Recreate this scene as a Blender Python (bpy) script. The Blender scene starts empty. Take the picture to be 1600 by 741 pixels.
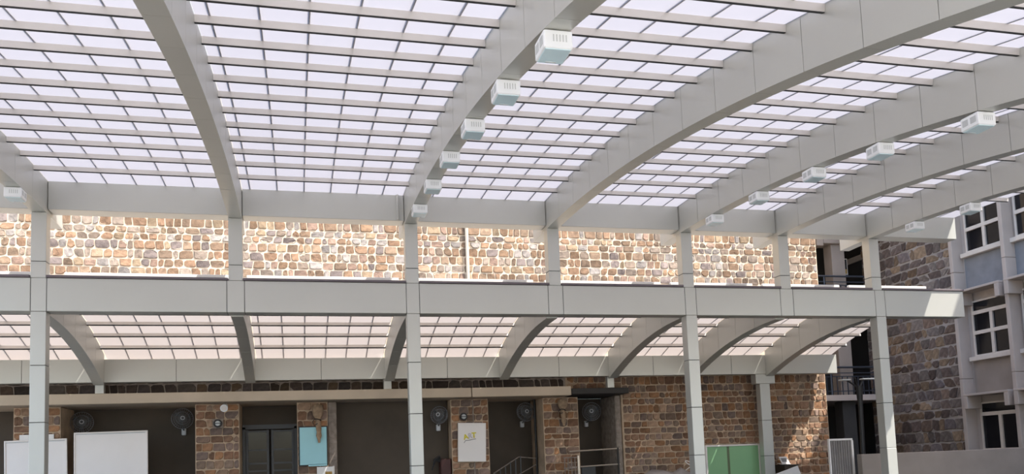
import bpy, math, random
from mathutils import Vector, Matrix
random.seed(7)
S = bpy.context.scene
COL = S.collection
PI = math.pi

# ------------------------------------------------------------------ camera
cd = bpy.data.cameras.new('camera'); cam = bpy.data.objects.new('camera', cd); COL.objects.link(cam)
F, CY, YAW, PITCH, ROLL = 1318.22, 603.635, 0.249367, 0.089862, -0.0384131
cd.sensor_fit = 'HORIZONTAL'; cd.sensor_width = 36.0; cd.lens = F / 1600 * 36.0
cd.shift_y = (CY - 370.5) / 1600.0
cd.clip_start = 0.05; cd.clip_end = 500
cy_, sy_, cp_, sp_ = math.cos(YAW), math.sin(YAW), math.cos(PITCH), math.sin(PITCH)
fw = Vector((sy_*cp_, cy_*cp_, sp_)); rt = Vector((cy_, -sy_, 0)); up = rt.cross(fw)
cr_, sr_ = math.cos(ROLL), math.sin(ROLL)
r2 = rt*cr_ + up*sr_; u2 = up*cr_ - rt*sr_
cam.matrix_world = Matrix(((r2.x, u2.x, -fw.x, 0), (r2.y, u2.y, -fw.y, -17), (r2.z, u2.z, -fw.z, 1.6), (0, 0, 0, 1)))
S.camera = cam

# ------------------------------------------------------------------ world, sun, exposure
SUN = Vector((0.47, -0.45, 1.0)).normalized()
w = bpy.data.worlds.new('sky_world'); S.world = w; w.use_nodes = True
nt = w.node_tree; nt.nodes.clear()
sky = nt.nodes.new('ShaderNodeTexSky'); sky.sky_type = 'NISHITA'; sky.sun_disc = False
sky.sun_elevation = math.asin(SUN.z); sky.sun_rotation = math.atan2(SUN.x, SUN.y)
sky.air_density = 1.0; sky.dust_density = 2.5
bg = nt.nodes.new('ShaderNodeBackground'); bg.inputs['Strength'].default_value = 0.50
ow = nt.nodes.new('ShaderNodeOutputWorld')
nt.links.new(sky.outputs[0], bg.inputs[0]); nt.links.new(bg.outputs[0], ow.inputs[0])
sl = bpy.data.lights.new('sun', 'SUN'); sl.energy = 9.0; sl.angle = 0.0093; sl.color = (1.0, 0.95, 0.87)
so = bpy.data.objects.new('sun', sl); COL.objects.link(so); so.location = (20, -20, 40)
so.rotation_euler = (-SUN).to_track_quat('-Z', 'Y').to_euler()
S.view_settings.view_transform = 'Standard'; S.view_settings.look = 'None'
S.view_settings.exposure = 0.0; S.view_settings.gamma = 1.0; S.view_settings.use_curve_mapping = False

# ------------------------------------------------------------------ materials
def mat(name, rgb, rough=0.6, metal=0.0, var=0.0, scale=4.0, bump=0.0, spec=0.5, attr=None, stretch=None, bscale=None):
    m = bpy.data.materials.new(name); m.use_nodes = True
    t = m.node_tree; b = t.nodes['Principled BSDF']
    b.inputs['Roughness'].default_value = rough; b.inputs['Metallic'].default_value = metal
    b.inputs['Specular IOR Level'].default_value = spec
    b.inputs['Base Color'].default_value = (*rgb, 1)
    tc = t.nodes.new('ShaderNodeTexCoord')
    src = tc.outputs['Object']
    if stretch:
        mp = t.nodes.new('ShaderNodeMapping'); mp.inputs['Scale'].default_value = stretch
        t.links.new(src, mp.inputs['Vector']); src = mp.outputs['Vector']
    base = None
    if attr:
        a = t.nodes.new('ShaderNodeAttribute'); a.attribute_name = attr; base = a.outputs['Color']
    if var > 0:
        n = t.nodes.new('ShaderNodeTexNoise'); n.inputs['Scale'].default_value = scale; n.inputs['Detail'].default_value = 5
        t.links.new(src, n.inputs['Vector'])
        mr = t.nodes.new('ShaderNodeMapRange'); mr.inputs['From Min'].default_value = 0.3; mr.inputs['From Max'].default_value = 0.7
        mr.inputs['To Min'].default_value = 1 - var; mr.inputs['To Max'].default_value = 1 + var
        t.links.new(n.outputs['Fac'], mr.inputs['Value'])
        mx = t.nodes.new('ShaderNodeMix'); mx.data_type = 'RGBA'; mx.blend_type = 'MULTIPLY'; mx.inputs['Factor'].default_value = 1
        if base: t.links.new(base, mx.inputs['A'])
        else: mx.inputs['A'].default_value = (*rgb, 1)
        t.links.new(mr.outputs['Result'], mx.inputs['B']); base = mx.outputs['Result']
    if base: t.links.new(base, b.inputs['Base Color'])
    if bump > 0:
        n2 = t.nodes.new('ShaderNodeTexNoise'); n2.inputs['Scale'].default_value = bscale or scale*4; n2.inputs['Detail'].default_value = 6
        t.links.new(src, n2.inputs['Vector'])
        bp = t.nodes.new('ShaderNodeBump'); bp.inputs['Strength'].default_value = bump; bp.inputs['Distance'].default_value = 0.02
        t.links.new(n2.outputs['Fac'], bp.inputs['Height']); t.links.new(bp.outputs['Normal'], b.inputs['Normal'])
    return m

M = {}
M['metal'] = mat('silver_cladding', (0.575, 0.575, 0.53), 0.42, 0.40, 0.03, 0.7)
M['purlin'] = mat('purlin_paint', (0.72, 0.68, 0.63), 0.45, 0.45, 0.03, 2)
M['gap'] = mat('joint_shadow', (0.05, 0.05, 0.05), 0.8)
M['bar'] = mat('glazing_bar_metal', (0.46, 0.44, 0.44), 0.5, 0.2)
M['flash'] = mat('white_flashing', (0.82, 0.78, 0.72), 0.5, 0.0, 0.05, 3)
M['lip'] = mat('grey_coping', (0.16, 0.135, 0.145), 0.5, 0.2, 0.05, 3)  # dark purplish tone puts the coping's shade into its colour
M['stone'] = mat('stone', (0.4, 0.3, 0.2), 0.85, 0, 0.28, 9, 0.5, 0.2, attr='tint')
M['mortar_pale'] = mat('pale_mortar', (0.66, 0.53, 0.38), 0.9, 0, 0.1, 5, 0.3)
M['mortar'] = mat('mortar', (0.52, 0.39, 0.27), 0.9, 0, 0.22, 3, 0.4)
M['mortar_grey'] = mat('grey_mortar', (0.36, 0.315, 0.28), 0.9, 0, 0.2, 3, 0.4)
M['cream'] = mat('cream_plaster', (0.56, 0.47, 0.36), 0.8, 0, 0.08, 1.5, 0.1)
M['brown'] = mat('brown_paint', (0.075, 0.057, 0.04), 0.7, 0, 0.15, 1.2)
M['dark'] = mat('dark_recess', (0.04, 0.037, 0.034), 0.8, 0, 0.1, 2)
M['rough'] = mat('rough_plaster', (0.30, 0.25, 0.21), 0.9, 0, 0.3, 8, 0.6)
M['conc'] = mat('grey_concrete', (0.29, 0.245, 0.21), 0.8, 0, 0.1, 1.5, 0.1)
M['wing'] = mat('wing_plaster', (0.47, 0.40, 0.35), 0.8, 0, 0.08, 1.2, 0.1)
M['blue'] = mat('bluegrey_render', (0.22, 0.222, 0.235), 0.85, 0, 0.12, 2.5, 0.2)
M['frame'] = mat('window_frame_paint', (0.66, 0.59, 0.52), 0.6, 0, 0.06, 4)
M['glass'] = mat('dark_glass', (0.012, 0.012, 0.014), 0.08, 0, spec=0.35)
M['white'] = mat('white_enamel', (0.93, 0.95, 0.96), 0.4, 0, 0.03, 3)
M['lens'] = mat('bluish_diffuser', (0.72, 0.90, 0.95), 0.3, 0, 0.03, 5)
M['slot'] = mat('grille_grey', (0.6, 0.62, 0.62), 0.6)
M['board'] = mat('whiteboard', (0.90, 0.86, 0.825), 0.35, 0, 0.03, 1)
M['alu'] = mat('pale_aluminium', (0.88, 0.83, 0.78), 0.4, 0.0)
M['black'] = mat('black_paint', (0.015, 0.015, 0.016), 0.5)
M['fan'] = mat('fan_grey', (0.085, 0.09, 0.095), 0.5, 0.1)
M['fanlight'] = mat('fan_bracket', (0.65, 0.67, 0.7), 0.5, 0.0)
M['paper_blue'] = mat('light_blue_sheet', (0.42, 0.76, 0.82), 0.7, 0, 0.03, 2)
M['green'] = mat('green_board', (0.29, 0.54, 0.28), 0.6, 0, 0.06, 1.0)
M['cloth'] = mat('brown_cloth', (0.36, 0.25, 0.16), 0.9, 0, 0.25, 12, 0.4)
M['guard'] = mat('guard_wire', (0.26, 0.27, 0.29), 0.4, 0.2)
M['red'] = mat('dark_red_paint', (0.06, 0.013, 0.010), 0.5)
M['steel'] = mat('steel_tube', (0.55, 0.48, 0.40), 0.35, 0.6)
M['railblue'] = mat('bluegrey_rail', (0.07, 0.08, 0.10), 0.4, 0.5)
M['yellow'] = mat('yellow_paper', (0.72, 0.62, 0.02), 0.7)
M['lilac'] = mat('pale_lilac_paper', (0.62, 0.58, 0.64), 0.7)
M['tile'] = mat('paving', (0.06, 0.062, 0.062), 0.7, 0, 0.1, 0.6)
M['paving'] = mat('pale_paving', (0.46, 0.44, 0.40), 0.8, 0, 0.1, 0.5)
M['sheet'] = mat('grey_corrugated', (0.36, 0.33, 0.31), 0.5, 0.2, 0.1, 4)
M['tarp'] = mat('grey_tarpaulin', (0.30, 0.27, 0.25), 0.6, 0, 0.15, 5)
M['paperw'] = mat('white_paper', (0.9, 0.88, 0.85), 0.8, 0, 0.04, 6)
M['grey'] = mat('grey_print', (0.25, 0.25, 0.25), 0.8)
M['orange'] = mat('orange_picture', (0.45, 0.28, 0.08), 0.7, 0, 0.3, 12)

def shader_mat(name, kind, rgb):
    m = bpy.data.materials.new(name); m.use_nodes = True; t = m.node_tree; t.nodes.clear()
    o = t.nodes.new('ShaderNodeOutputMaterial')
    if kind == 'clear':
        s = t.nodes.new('ShaderNodeBsdfTransparent'); s.inputs[0].default_value = (*rgb, 1)
        t.links.new(s.outputs[0], o.inputs[0])
    else:
        s = t.nodes.new('ShaderNodeBsdfTranslucent'); d = t.nodes.new('ShaderNodeBsdfDiffuse'); mx = t.nodes.new('ShaderNodeMixShader')
        tc = t.nodes.new('ShaderNodeTexCoord'); n = t.nodes.new('ShaderNodeTexNoise'); n.inputs['Scale'].default_value = 1.3
        t.links.new(tc.outputs['Object'], n.inputs['Vector'])
        mr = t.nodes.new('ShaderNodeMapRange'); mr.inputs['To Min'].default_value = 0.94; mr.inputs['To Max'].default_value = 1.06
        t.links.new(n.outputs['Fac'], mr.inputs['Value'])
        c = t.nodes.new('ShaderNodeMix'); c.data_type = 'RGBA'; c.blend_type = 'MULTIPLY'; c.inputs['Factor'].default_value = 1
        c.inputs['A'].default_value = (*rgb, 1); t.links.new(mr.outputs['Result'], c.inputs['B'])
        t.links.new(c.outputs['Result'], s.inputs[0]); d.inputs[0].default_value = (0.75, 0.74, 0.76, 1)
        mx.inputs[0].default_value = 0.35
        t.links.new(s.outputs[0], mx.inputs[1]); t.links.new(d.outputs[0], mx.inputs[2]); t.links.new(mx.outputs[0], o.inputs[0])
    return m
M['pane'] = shader_mat('opal_pane', 'pane', (0.282, 0.275, 0.297))
M['pane_rear'] = shader_mat('opal_pane_rear', 'pane', (0.33, 0.30, 0.285))
M['clear'] = shader_mat('clear_outer_skin', 'clear', (0.92, 0.92, 0.93))

# ------------------------------------------------------------------ helpers
WL = {}
def wloc(o): return WL.get(o.name, Vector((0, 0, 0))) if o else Vector((0, 0, 0))
def tag(o, label, cat, group=None, kind=None):
    if label: o['label'] = label
    if cat: o['category'] = cat
    if group: o['group'] = group
    if kind: o['kind'] = kind
    return o
def thing(name, loc, label, cat, group=None):
    o = bpy.data.objects.new(name, None); COL.objects.link(o); o.empty_display_size = 0.1
    o.location = loc; WL[o.name] = Vector(loc); return tag(o, label, cat, group)
def link_mesh(name, me, parent=None, loc=(0, 0, 0)):
    o = bpy.data.objects.new(name, me); COL.objects.link(o)
    loc = Vector(loc); WL[o.name] = loc
    o.location = loc - wloc(parent)
    if parent: o.parent = parent
    return o
class MB:
    def __init__(s): s.v = []; s.f = []; s.mi = []
    def add(s, vs, fs, mi=0, mx=None):
        n = len(s.v); s.v += [tuple(mx @ Vector(v)) if mx else tuple(v) for v in vs]
        for f in fs: s.f.append(tuple(i+n for i in f)); s.mi.append(mi)
        return s
    def box(s, x0, x1, y0, y1, z0, z1, mi=0, mx=None):
        return s.add([(x0,y0,z0),(x1,y0,z0),(x1,y1,z0),(x0,y1,z0),(x0,y0,z1),(x1,y0,z1),(x1,y1,z1),(x0,y1,z1)],
                     [(0,3,2,1),(4,5,6,7),(0,1,5,4),(1,2,6,5),(2,3,7,6),(3,0,4,7)], mi, mx)
    def bbox(s, x0, x1, y0, y1, z0, z1, b=0.01, mx=None):      # box with chamfered edges
        n = len(s.v); P = []
        for z, i in ((z0, 1), (z0+b, 0), (z1-b, 0), (z1, 1)):
            e = b if i else 0
            a = b
            P += [(x0+e+a,y0+e,z),(x1-e-a,y0+e,z),(x1-e,y0+e+a,z),(x1-e,y1-e-a,z),(x1-e-a,y1-e,z),(x0+e+a,y1-e,z),(x0+e,y1-e-a,z),(x0+e,y0+e+a,z)]
        fs = [tuple(range(7,-1,-1)), tuple(range(24,32))]
        for k in range(3):
            for i in range(8): fs.append((k*8+i, k*8+(i+1)%8, k*8+8+(i+1)%8, k*8+8+i))
        return s.add(P, fs, 0, mx)
    def tube(s, pts, r, n=8, cap=True, mx=None):
        pts = [Vector(p) for p in pts]; vs = []; fs = []
        rs = r if isinstance(r, (list, tuple)) else [r]*len(pts)
        u = None
        for i, p in enumerate(pts):
            d = (pts[min(i+1, len(pts)-1)] - pts[max(i-1, 0)]).normalized()
            if u is None:
                u = d.orthogonal().normalized()
            else:
                u = (u - d*u.dot(d)).normalized()
            v = d.cross(u)
            for k in range(n):
                a = 2*PI*k/n; vs.append(p + (u*math.cos(a) + v*math.sin(a))*rs[i])
        for i in range(len(pts)-1):
            for k in range(n): fs.append((i*n+k, i*n+(k+1)%n, i*n+n+(k+1)%n, i*n+n+k))
        if cap: fs += [tuple(range(n-1, -1, -1)), tuple((len(pts)-1)*n+k for k in range(n))]
        return s.add(vs, fs, 0, mx)
    def ring(s, c, nrm, R, r, n=24, k=5):
        c = Vector(c); nrm = Vector(nrm).normalized(); u = nrm.orthogonal().normalized(); v = nrm.cross(u); vs = []; fs = []
        for i in range(n):
            a = 2*PI*i/n; d = u*math.cos(a)+v*math.sin(a)
            for j in range(k):
                b = 2*PI*j/k; vs.append(c + d*(R + r*math.cos(b)) + nrm*r*math.sin(b))
        for i in range(n):
            for j in range(k): fs.append((i*k+j, ((i+1)%n)*k+j, ((i+1)%n)*k+(j+1)%k, i*k+(j+1)%k))
        return s.add(vs, fs)
    def build(s, name, m, parent=None, origin=None, smooth=False, tint=None):
        me = bpy.data.meshes.new(name)
        if origin is None: origin = wloc(parent)
        o = Vector(origin)
        me.from_pydata([tuple(Vector(v)-o) for v in s.v], [], s.f)
        for mm in (m if isinstance(m, (list, tuple)) else [m]): me.materials.append(mm)
        if any(s.mi): me.polygons.foreach_set('material_index', s.mi)
        if smooth: me.polygons.foreach_set('use_smooth', [True]*len(me.polygons))
        if tint is not None:
            ca = me.color_attributes.new('tint', 'FLOAT_COLOR', 'POINT')
            ca.data.foreach_set('color', [c for t in tint for c in (*t, 1.0)])
        return link_mesh(name, me, parent, o)
def struct(o, label, kind='structure'): o['kind'] = kind; o['label'] = label; o['category'] = 'structure'; return o

# ------------------------------------------------------------------ roof curves (measured)
def pu(y): return -0.01148564*y*y - 0.00360981*y + 7.10890241          # underside of the upper purlins
def pl(y): return -0.01166351*y*y - 0.00612008*y + 6.58269487          # underside of the upper ribs
def pane_z(y): return pu(y) + 0.09
def ru(y): return -0.03703176*y*y + 0.02682263*y + 5.25799738          # underside of the rear purlins
def rl(y): return -0.03793998*y*y + 0.01117668*y + 4.65221935 + 0.03   # underside of the rear ribs
def rpane_z(y): return ru(y) + 0.07
RX = [-8.08, -4.63, -1.15, 2.31, 5.37, 8.49, 10.93, 13.36]
ORD = ['outermost left', 'first', 'second', 'third', 'fourth', 'fifth', 'sixth', 'seventh']
XEND = 15.78

# ------------------------------------------------------------------ floor
o = MB().box(-12, 26, -14, 13, -0.3, 0).build('floor', M['tile']); struct(o, 'grey paved courtyard floor under the canopy')
o = MB().box(-60, 70, -70, 40, -0.5, -0.3).box(-60, 70, -70, -14.05, -0.3, -.02).box(-60, -12.1, -14.05, 40, -0.3, -.05).build('floor_outside', M['paving']); struct(o, 'pale paving of the open yard outside the canopy')  # unseen ground, set pale to bounce sunlight onto the front faces

# ------------------------------------------------------------------ stone walls
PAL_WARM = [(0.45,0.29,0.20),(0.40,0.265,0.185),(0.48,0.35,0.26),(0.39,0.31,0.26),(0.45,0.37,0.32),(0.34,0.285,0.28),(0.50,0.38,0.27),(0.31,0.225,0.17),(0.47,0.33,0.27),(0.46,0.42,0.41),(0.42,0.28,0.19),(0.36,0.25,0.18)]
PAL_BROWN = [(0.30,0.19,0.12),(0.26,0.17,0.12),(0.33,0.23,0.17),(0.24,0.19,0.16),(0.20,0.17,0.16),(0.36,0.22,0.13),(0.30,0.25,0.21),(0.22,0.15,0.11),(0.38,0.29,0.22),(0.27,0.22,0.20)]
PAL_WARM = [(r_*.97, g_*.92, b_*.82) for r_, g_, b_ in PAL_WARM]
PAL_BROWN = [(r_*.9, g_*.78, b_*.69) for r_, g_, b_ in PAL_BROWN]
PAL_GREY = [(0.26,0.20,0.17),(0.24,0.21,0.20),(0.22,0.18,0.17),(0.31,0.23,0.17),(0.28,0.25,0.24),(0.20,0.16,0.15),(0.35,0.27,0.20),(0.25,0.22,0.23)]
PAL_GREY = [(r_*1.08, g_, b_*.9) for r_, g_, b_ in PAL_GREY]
def stone_polys(u0, u1, v0, v1, h, wd, gap, rng, rough=0.25):
    out = []; nv = max(1, round((v1-v0)/h)); hs = [h*(1+rng.uniform(-.22,.22)) for _ in range(nv)]
    k = (v1-v0)/sum(hs); v = v0
    for r in range(nv):
        hh = hs[r]*k; us = [u0]; u = u0
        while True:
            step = wd*rng.choice([.62,.8,.9,1,1.1,1.25,1.5])
            if u + step > u1 - wd*.45: us.append(u1); break
            u += step; us.append(u)
        til = [0] + [rng.uniform(-rough, rough)*wd*.35 for _ in us[1:-1]] + [0]
        for i in range(len(us)-1):
            a0, a1 = us[i]-til[i]+gap, us[i]+til[i]+gap
            b0, b1 = us[i+1]-til[i+1]-gap, us[i+1]+til[i+1]-gap
            lo, hi = v+gap, v+hh-gap
            j = lambda: rng.uniform(0, .05)*h*(rough/.25)
            c = [min(.42*(b0-a0), rng.choice([.008,.012,.02,.03,.05])*(h/.2)) for _ in range(4)]
            e = [min(.42*(hi-lo), x*rng.uniform(.6,1.1)) for x in c]
            pt = rng.uniform(-.03,.06)*h; pb = rng.uniform(-.06,.03)*h
            d = [j() for _ in range(4)]
            if b0-a0 < .03 or b1-a1 < .03: continue
            P = [(a0+c[0], lo+d[0]), ((a0+b0)/2, lo+pb+(d[0]+d[1])/2), (b0-c[1], lo+d[1]), (b0+(b1-b0)*.2, lo+d[1]+e[1]),
                 (b1-(b1-b0)*.2, hi-d[2]-e[2]), (b1-c[2], hi-d[2]), ((a1+b1)/2, hi+pt-(d[2]+d[3])/2), (a1+c[3], hi-d[3]), (a1-(a1-a0)*.2, hi-d[3]-e[3]), (a0+(a1-a0)*.2, lo+d[0]+e[0])]
            out.append(P)
        v += hh
    return out
def add_stone(mb, tint, P, to, pr, col, rng):
    n = len(P); cu = sum(p[0] for p in P)/n; cv = sum(p[1] for p in P)/n
    tu, tv = rng.uniform(-.012,.012), rng.uniform(-.012,.012)
    V = [to(u, v, -.03) for u, v in P]
    V += [to(u, v, pr*.5) for u, v in P]
    V += [to(cu+(u-cu)*.9, cv+(v-cv)*.9, pr*.92 + tu*(1 if u > cu else -1) + tv*(1 if v > cv else -1)) for u, v in P]
    V.append(to(cu, cv, pr))
    fs = []
    for k in range(2):
        for i in range(n): fs.append((k*n+i, k*n+(i+1)%n, k*n+n+(i+1)%n, k*n+n+i))
    for i in range(n): fs.append((2*n+i, 2*n+(i+1)%n, 3*n))
    mb.add(V, fs); tint += [col]*len(V)
    return to(cu, cv, 0)
def lay_stones(parent, polys, to, pal, rng, pr=(.012,.035), budget=300, key=None, tone=(0.75, 1.2)):
    items = []
    for P in polys:
        n = len(P); cu = sum(p[0] for p in P)/n; cv = sum(p[1] for p in P)/n
        items.append((key(cu, cv) if key else 0, P))
    items.sort(key=lambda t: t[0])
    rest = MB(); rt_ = []
    for i, (_, P) in enumerate(items):
        c = rng.choice(pal); k = rng.uniform(*tone); c = tuple(min(.9, x*k) for x in c)
        p = rng.uniform(*pr)
        if i < budget:
            mb = MB(); ti = []; ctr = add_stone(mb, ti, P, to, p, c, rng)
            mb.build('stone', M['stone'], parent, ctr, tint=ti)
        else: add_stone(rest, rt_, P, to, p, c, rng)
    if rest.v:
        o = rest.build('small_stones', M['stone'], parent, tint=rt_); o['kind'] = 'stuff'
def facing_y(y): return lambda u, v, d: (u, y-d, v)
def facing_x(x): return lambda u, v, d: (x-d, -u, v)
def facing_px(x): return lambda u, v, d: (x+d, u, v)
YW = 5.6; XC = 15.66
rng = random.Random(3)
# sunlit upper wall above the rear canopy
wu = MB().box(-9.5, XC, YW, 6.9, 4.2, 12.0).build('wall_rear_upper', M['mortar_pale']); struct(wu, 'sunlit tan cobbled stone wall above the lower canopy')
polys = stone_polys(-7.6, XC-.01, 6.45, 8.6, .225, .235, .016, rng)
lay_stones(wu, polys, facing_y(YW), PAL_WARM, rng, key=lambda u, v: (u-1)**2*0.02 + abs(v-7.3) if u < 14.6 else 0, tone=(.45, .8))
o = MB().tube([(4.6, YW-.09, 5.0), (4.6, YW-.09, 9.2)], .05, 10).build('drain_pipe', M['cream']); tag(o, 'cream drain pipe on the sunlit stone wall between third and fourth short columns', 'pipe')
# lower wall right of the corridor openings, with the strip over the corridor slab
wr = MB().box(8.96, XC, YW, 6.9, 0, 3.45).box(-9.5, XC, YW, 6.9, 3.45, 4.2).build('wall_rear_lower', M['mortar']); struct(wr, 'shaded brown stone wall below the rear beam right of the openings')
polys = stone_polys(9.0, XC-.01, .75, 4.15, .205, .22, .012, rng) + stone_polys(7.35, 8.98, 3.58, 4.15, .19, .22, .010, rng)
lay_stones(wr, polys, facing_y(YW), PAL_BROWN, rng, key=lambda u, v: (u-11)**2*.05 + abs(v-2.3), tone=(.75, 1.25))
wstrip = MB().box(-9.5, 7.3, YW-.02, YW-.001, 3.62, 4.2).build('trim_1', M['rough']); struct(wstrip, 'stone strip with painted-in shade between corridor slab and rear beam')
lay_stones(wstrip, stone_polys(-7.4, 7.25, 3.63, 4.15, .26, .3, .014, rng), facing_y(YW-.02), PAL_GREY, rng, tone=(.15, .4))  # stone tints darkened to paint in the shade between slab and beam

# ------------------------------------------------------------------ corridor under the slab
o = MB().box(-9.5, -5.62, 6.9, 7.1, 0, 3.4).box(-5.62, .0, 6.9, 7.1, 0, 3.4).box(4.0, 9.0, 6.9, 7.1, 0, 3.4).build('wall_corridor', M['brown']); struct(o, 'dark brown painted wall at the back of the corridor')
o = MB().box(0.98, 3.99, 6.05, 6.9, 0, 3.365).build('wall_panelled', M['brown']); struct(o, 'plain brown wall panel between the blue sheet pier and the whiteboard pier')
sl_ = thing('corridor_slab', (-1, 5.3, 3.37), 'long cream concrete slab over the corridor openings', 'slab')
MB().bbox(-9.5, 4.478, 5.0, 6.9, 3.37, 3.62, .012).build('slab_section', M['cream'], sl_)
MB().bbox(4.50, 7.28, 5.0, 6.9, 3.37, 3.62, .012).build('slab_section', M['cream'], sl_)
o = MB().bbox(7.3, 8.98, 5.02, 6.9, 3.40, 3.56, .01).build('lintel', M['dark']); tag(o, 'dark lintel over the opening with two handrails', 'lintel')
def pier(x0, x1, label, sd):
    t = thing('stone_pier', ((x0+x1)/2, 6.2, 0), label, 'pier', 'stone piers along the corridor')
    MB().box(x0, x1, YW, 6.88, 0, 3.36).build('pier_core', M['mortar'], t)
    rg = random.Random(sd)
    lay_stones(t, stone_polys(x0+.01, x1-.01, .9, 3.35, .21, .24, .010, rg), facing_y(YW), PAL_BROWN, rg, tone=(.8, 1.35))
    return t
pier(-6.65, -5.62, 'brown stone pier behind the leftmost ground column', 1)
pier(-2.53, -1.47, 'brown stone pier with the spotlight and round lamp left of the dark door', 2)
pB = pier(-.04, .74, 'brown stone pier behind the light blue sheet', 3)
MB().bbox(.745, .97, YW+.0, 6.04, 0, 3.36, .02).build('plaster_strip', M['rough'], pB)
pC = pier(4.01, 5.05, 'brown stone pier carrying the white board with yellow letters', 4)
MB().tube([(4.62, YW-.03, .02), (4.62, YW-.03, 3.36)], .018, 6).build('conduit', M['rough'], pC)
pier(6.62, 7.65, 'brown stone pier with cloth bundle left of the handrails', 5)
o = MB().bbox(8.78, 8.95, YW+.02, 6.9, 0, 3.4, .03).build('door_jamb', M['rough']); tag(o, 'worn dark plaster jamb right of the handrail opening', 'jamb')

# double door of dark metal
d = thing('door_1', (-.75, 6.7, 0), 'dark metal double door with glazed squares between two stone piers', 'door'); d['kind'] = 'structure'
MB().box(-1.46, -1.38, 6.6, 6.72, 0, 2.8).box(-.12, -.045, 6.6, 6.72, 0, 2.8).box(-1.46, -.045, 6.6, 6.72, 2.74, 2.86).build('door_frame', M['fan'], d)
for a, b in ((-1.37, -.78), (-.72, -.13)):
    lf = MB().box(a, a+.06, 6.62, 6.68, 0, 2.72).box(b-.06, b, 6.62, 6.68, 0, 2.72).build('door_leaf', M['fan'], d)
    for z in (.05, .6, 1.2, 1.6, 1.8, 2.16, 2.66):
        MB().box(a+.06, b-.06, 6.63, 6.67, z, z+.045).build('glazing_rail', M['fan'], lf)
    MB().box(a+.06, b-.06, 6.645, 6.655, .05, 2.7).build('pane', M['glass'], lf)
MB().tube([(-.78, 6.58, 1.0), (-.78, 6.58, 1.25)], .012, 6).build('handle', M['fanlight'], d)
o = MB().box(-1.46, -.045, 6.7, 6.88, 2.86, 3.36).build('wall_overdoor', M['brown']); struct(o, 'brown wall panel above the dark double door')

# ------------------------------------------------------------------ canopy: columns
def column(x, z0, z1, label, joints, y0=0.0, wd=.26, dp=.26, rw=None):
    t = thing('column', (x, y0+dp/2, z0), label, 'column', 'silver clad canopy columns')
    MB().box(x-wd/2+.008, x+wd/2-.008, y0+.008, y0+dp-.008, z0, z1).build('column_core', M['gap'], t)
    zs = [z0] + [j for j in joints if z0+.05 < j < z1-.05] + [z1]
    for a, b in zip(zs[:-1], zs[1:]):
        MB().bbox(x-wd/2, x+wd/2, y0, y0+dp, a+(.005 if a > z0 else 0), b-(.005 if b < z1 else 0), .006).build('cladding_panel', M['metal'], t, (x, y0+dp/2, (a+b)/2))
    return t
J = [.56, 1.6, 2.65, 3.70, 4.715, 5.335, 5.645]
CX = {1: -4.62, 3: 2.31, 5: 8.515, 7: 13.42}
NM = ['leftmost ground column with the two whiteboards behind', '', 'ground column right of the plain brown wall panel', '', 'ground column left of the green board', '', 'rightmost ground column, sunlit at its foot']
for i in (1, 3, 5, 7):
    column(CX[i], 0, 4.70, 'tall silver clad ' + NM[i-1], J)
UN = ['leftmost short column', 'second short column from the left', 'short column above the central ground column', 'fourth short column from the left', 'fifth short column from the left', 'short column at the right end of the sunlit wall', 'short column beside the shaded grey stone wall']
for i in range(1, 8):
    x = RX[i]
    column(x, 5.335, pl(.13)-.002, 'silver clad ' + UN[i-1] + ' between middle and upper beam', [5.645])

# middle beam with coping and flashing
b = thing('middle_beam', (3.5, .13, 4.7), 'long silver clad middle beam below the sunlit stone strip', 'beam')
MB().box(-9.5, 15.77, .008, .33, 4.715, 5.325).build('beam_core', M['gap'], b)
cuts = [-9.5]
for i in range(1, 8):
    hw = .135 if i in (1, 3, 5, 7) else .165
    c = CX.get(i, RX[i]); cuts += [c-hw, c+hw]
cuts.append(15.79)
for a, c in zip(cuts[:-1], cuts[1:]):
    MB().bbox(a+.005, c-.005, 0, .34, 4.705, 5.332, .006).build('cladding_panel', M['metal'], b, ((a+c)/2, .13, 5))
segs = [-9.5] + [v for i in range(1, 8) for v in (RX[i]-.135, RX[i]+.135)] + [15.8]
for a, c in zip(segs[0::2], segs[1::2]):
    cp = MB().bbox(a, c, -.03, .30, 5.335, 5.385, .008).build('coping', M['lip'], b)
    MB().bbox(a, c, 1.22, 1.30, 5.30, 5.72, .008).build('roof_flashing', M['flash'], b)

# upper beam
b = thing('upper_beam', (3.5, .25, 6.66), 'silver clad upper beam along the top of the sunlit stone strip', 'beam')
xs = [-9.5] + RX + [15.79]
for a, c in zip(xs[:-1], xs[1:]):
    l = a+.135 if a in RX else a; r = c-.135 if c in RX else c
    MB().bbox(l, r, .06, .44, 6.655, 7.212, .006).build('cladding_panel', M['metal'], b, ((a+c)/2, .25, 7))
    MB().box(l+.01, r-.01, .08, .42, 6.67, 7.20).build('beam_core', M['gap'], b)
# rear beam
b = thing('rear_beam', (3.5, 5.06, 3.88), 'shaded silver clad rear beam under the lower curved roof', 'beam')
MB().box(-9.5, 15.6, 4.94, 5.19, 3.89, 4.43).build('beam_core', M['gap'], b)
cuts = [-9.5, -6.3]
for i in range(1, 8):
    x = RX[i]; cuts += [x+.0, (RX[i]+(RX[i+1] if i < 7 else 17.9))/2]
cuts[-1] = 15.63
for a, c in zip(cuts[:-1], cuts[1:]):
    MB().bbox(a+.004, c-.004, 4.93, 5.20, 3.88, 4.44, .006).build('cladding_panel', M['metal'], b, ((a+c)/2, 5.06, 4.1))
o = MB().bbox(-9.5, 15.6, 5.205, YW-.045, 4.36, 4.42, .005).build('rain_gutter', M['gap']); tag(o, 'flat grey gutter sheet between rear beam and stone wall', 'gutter')
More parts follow.
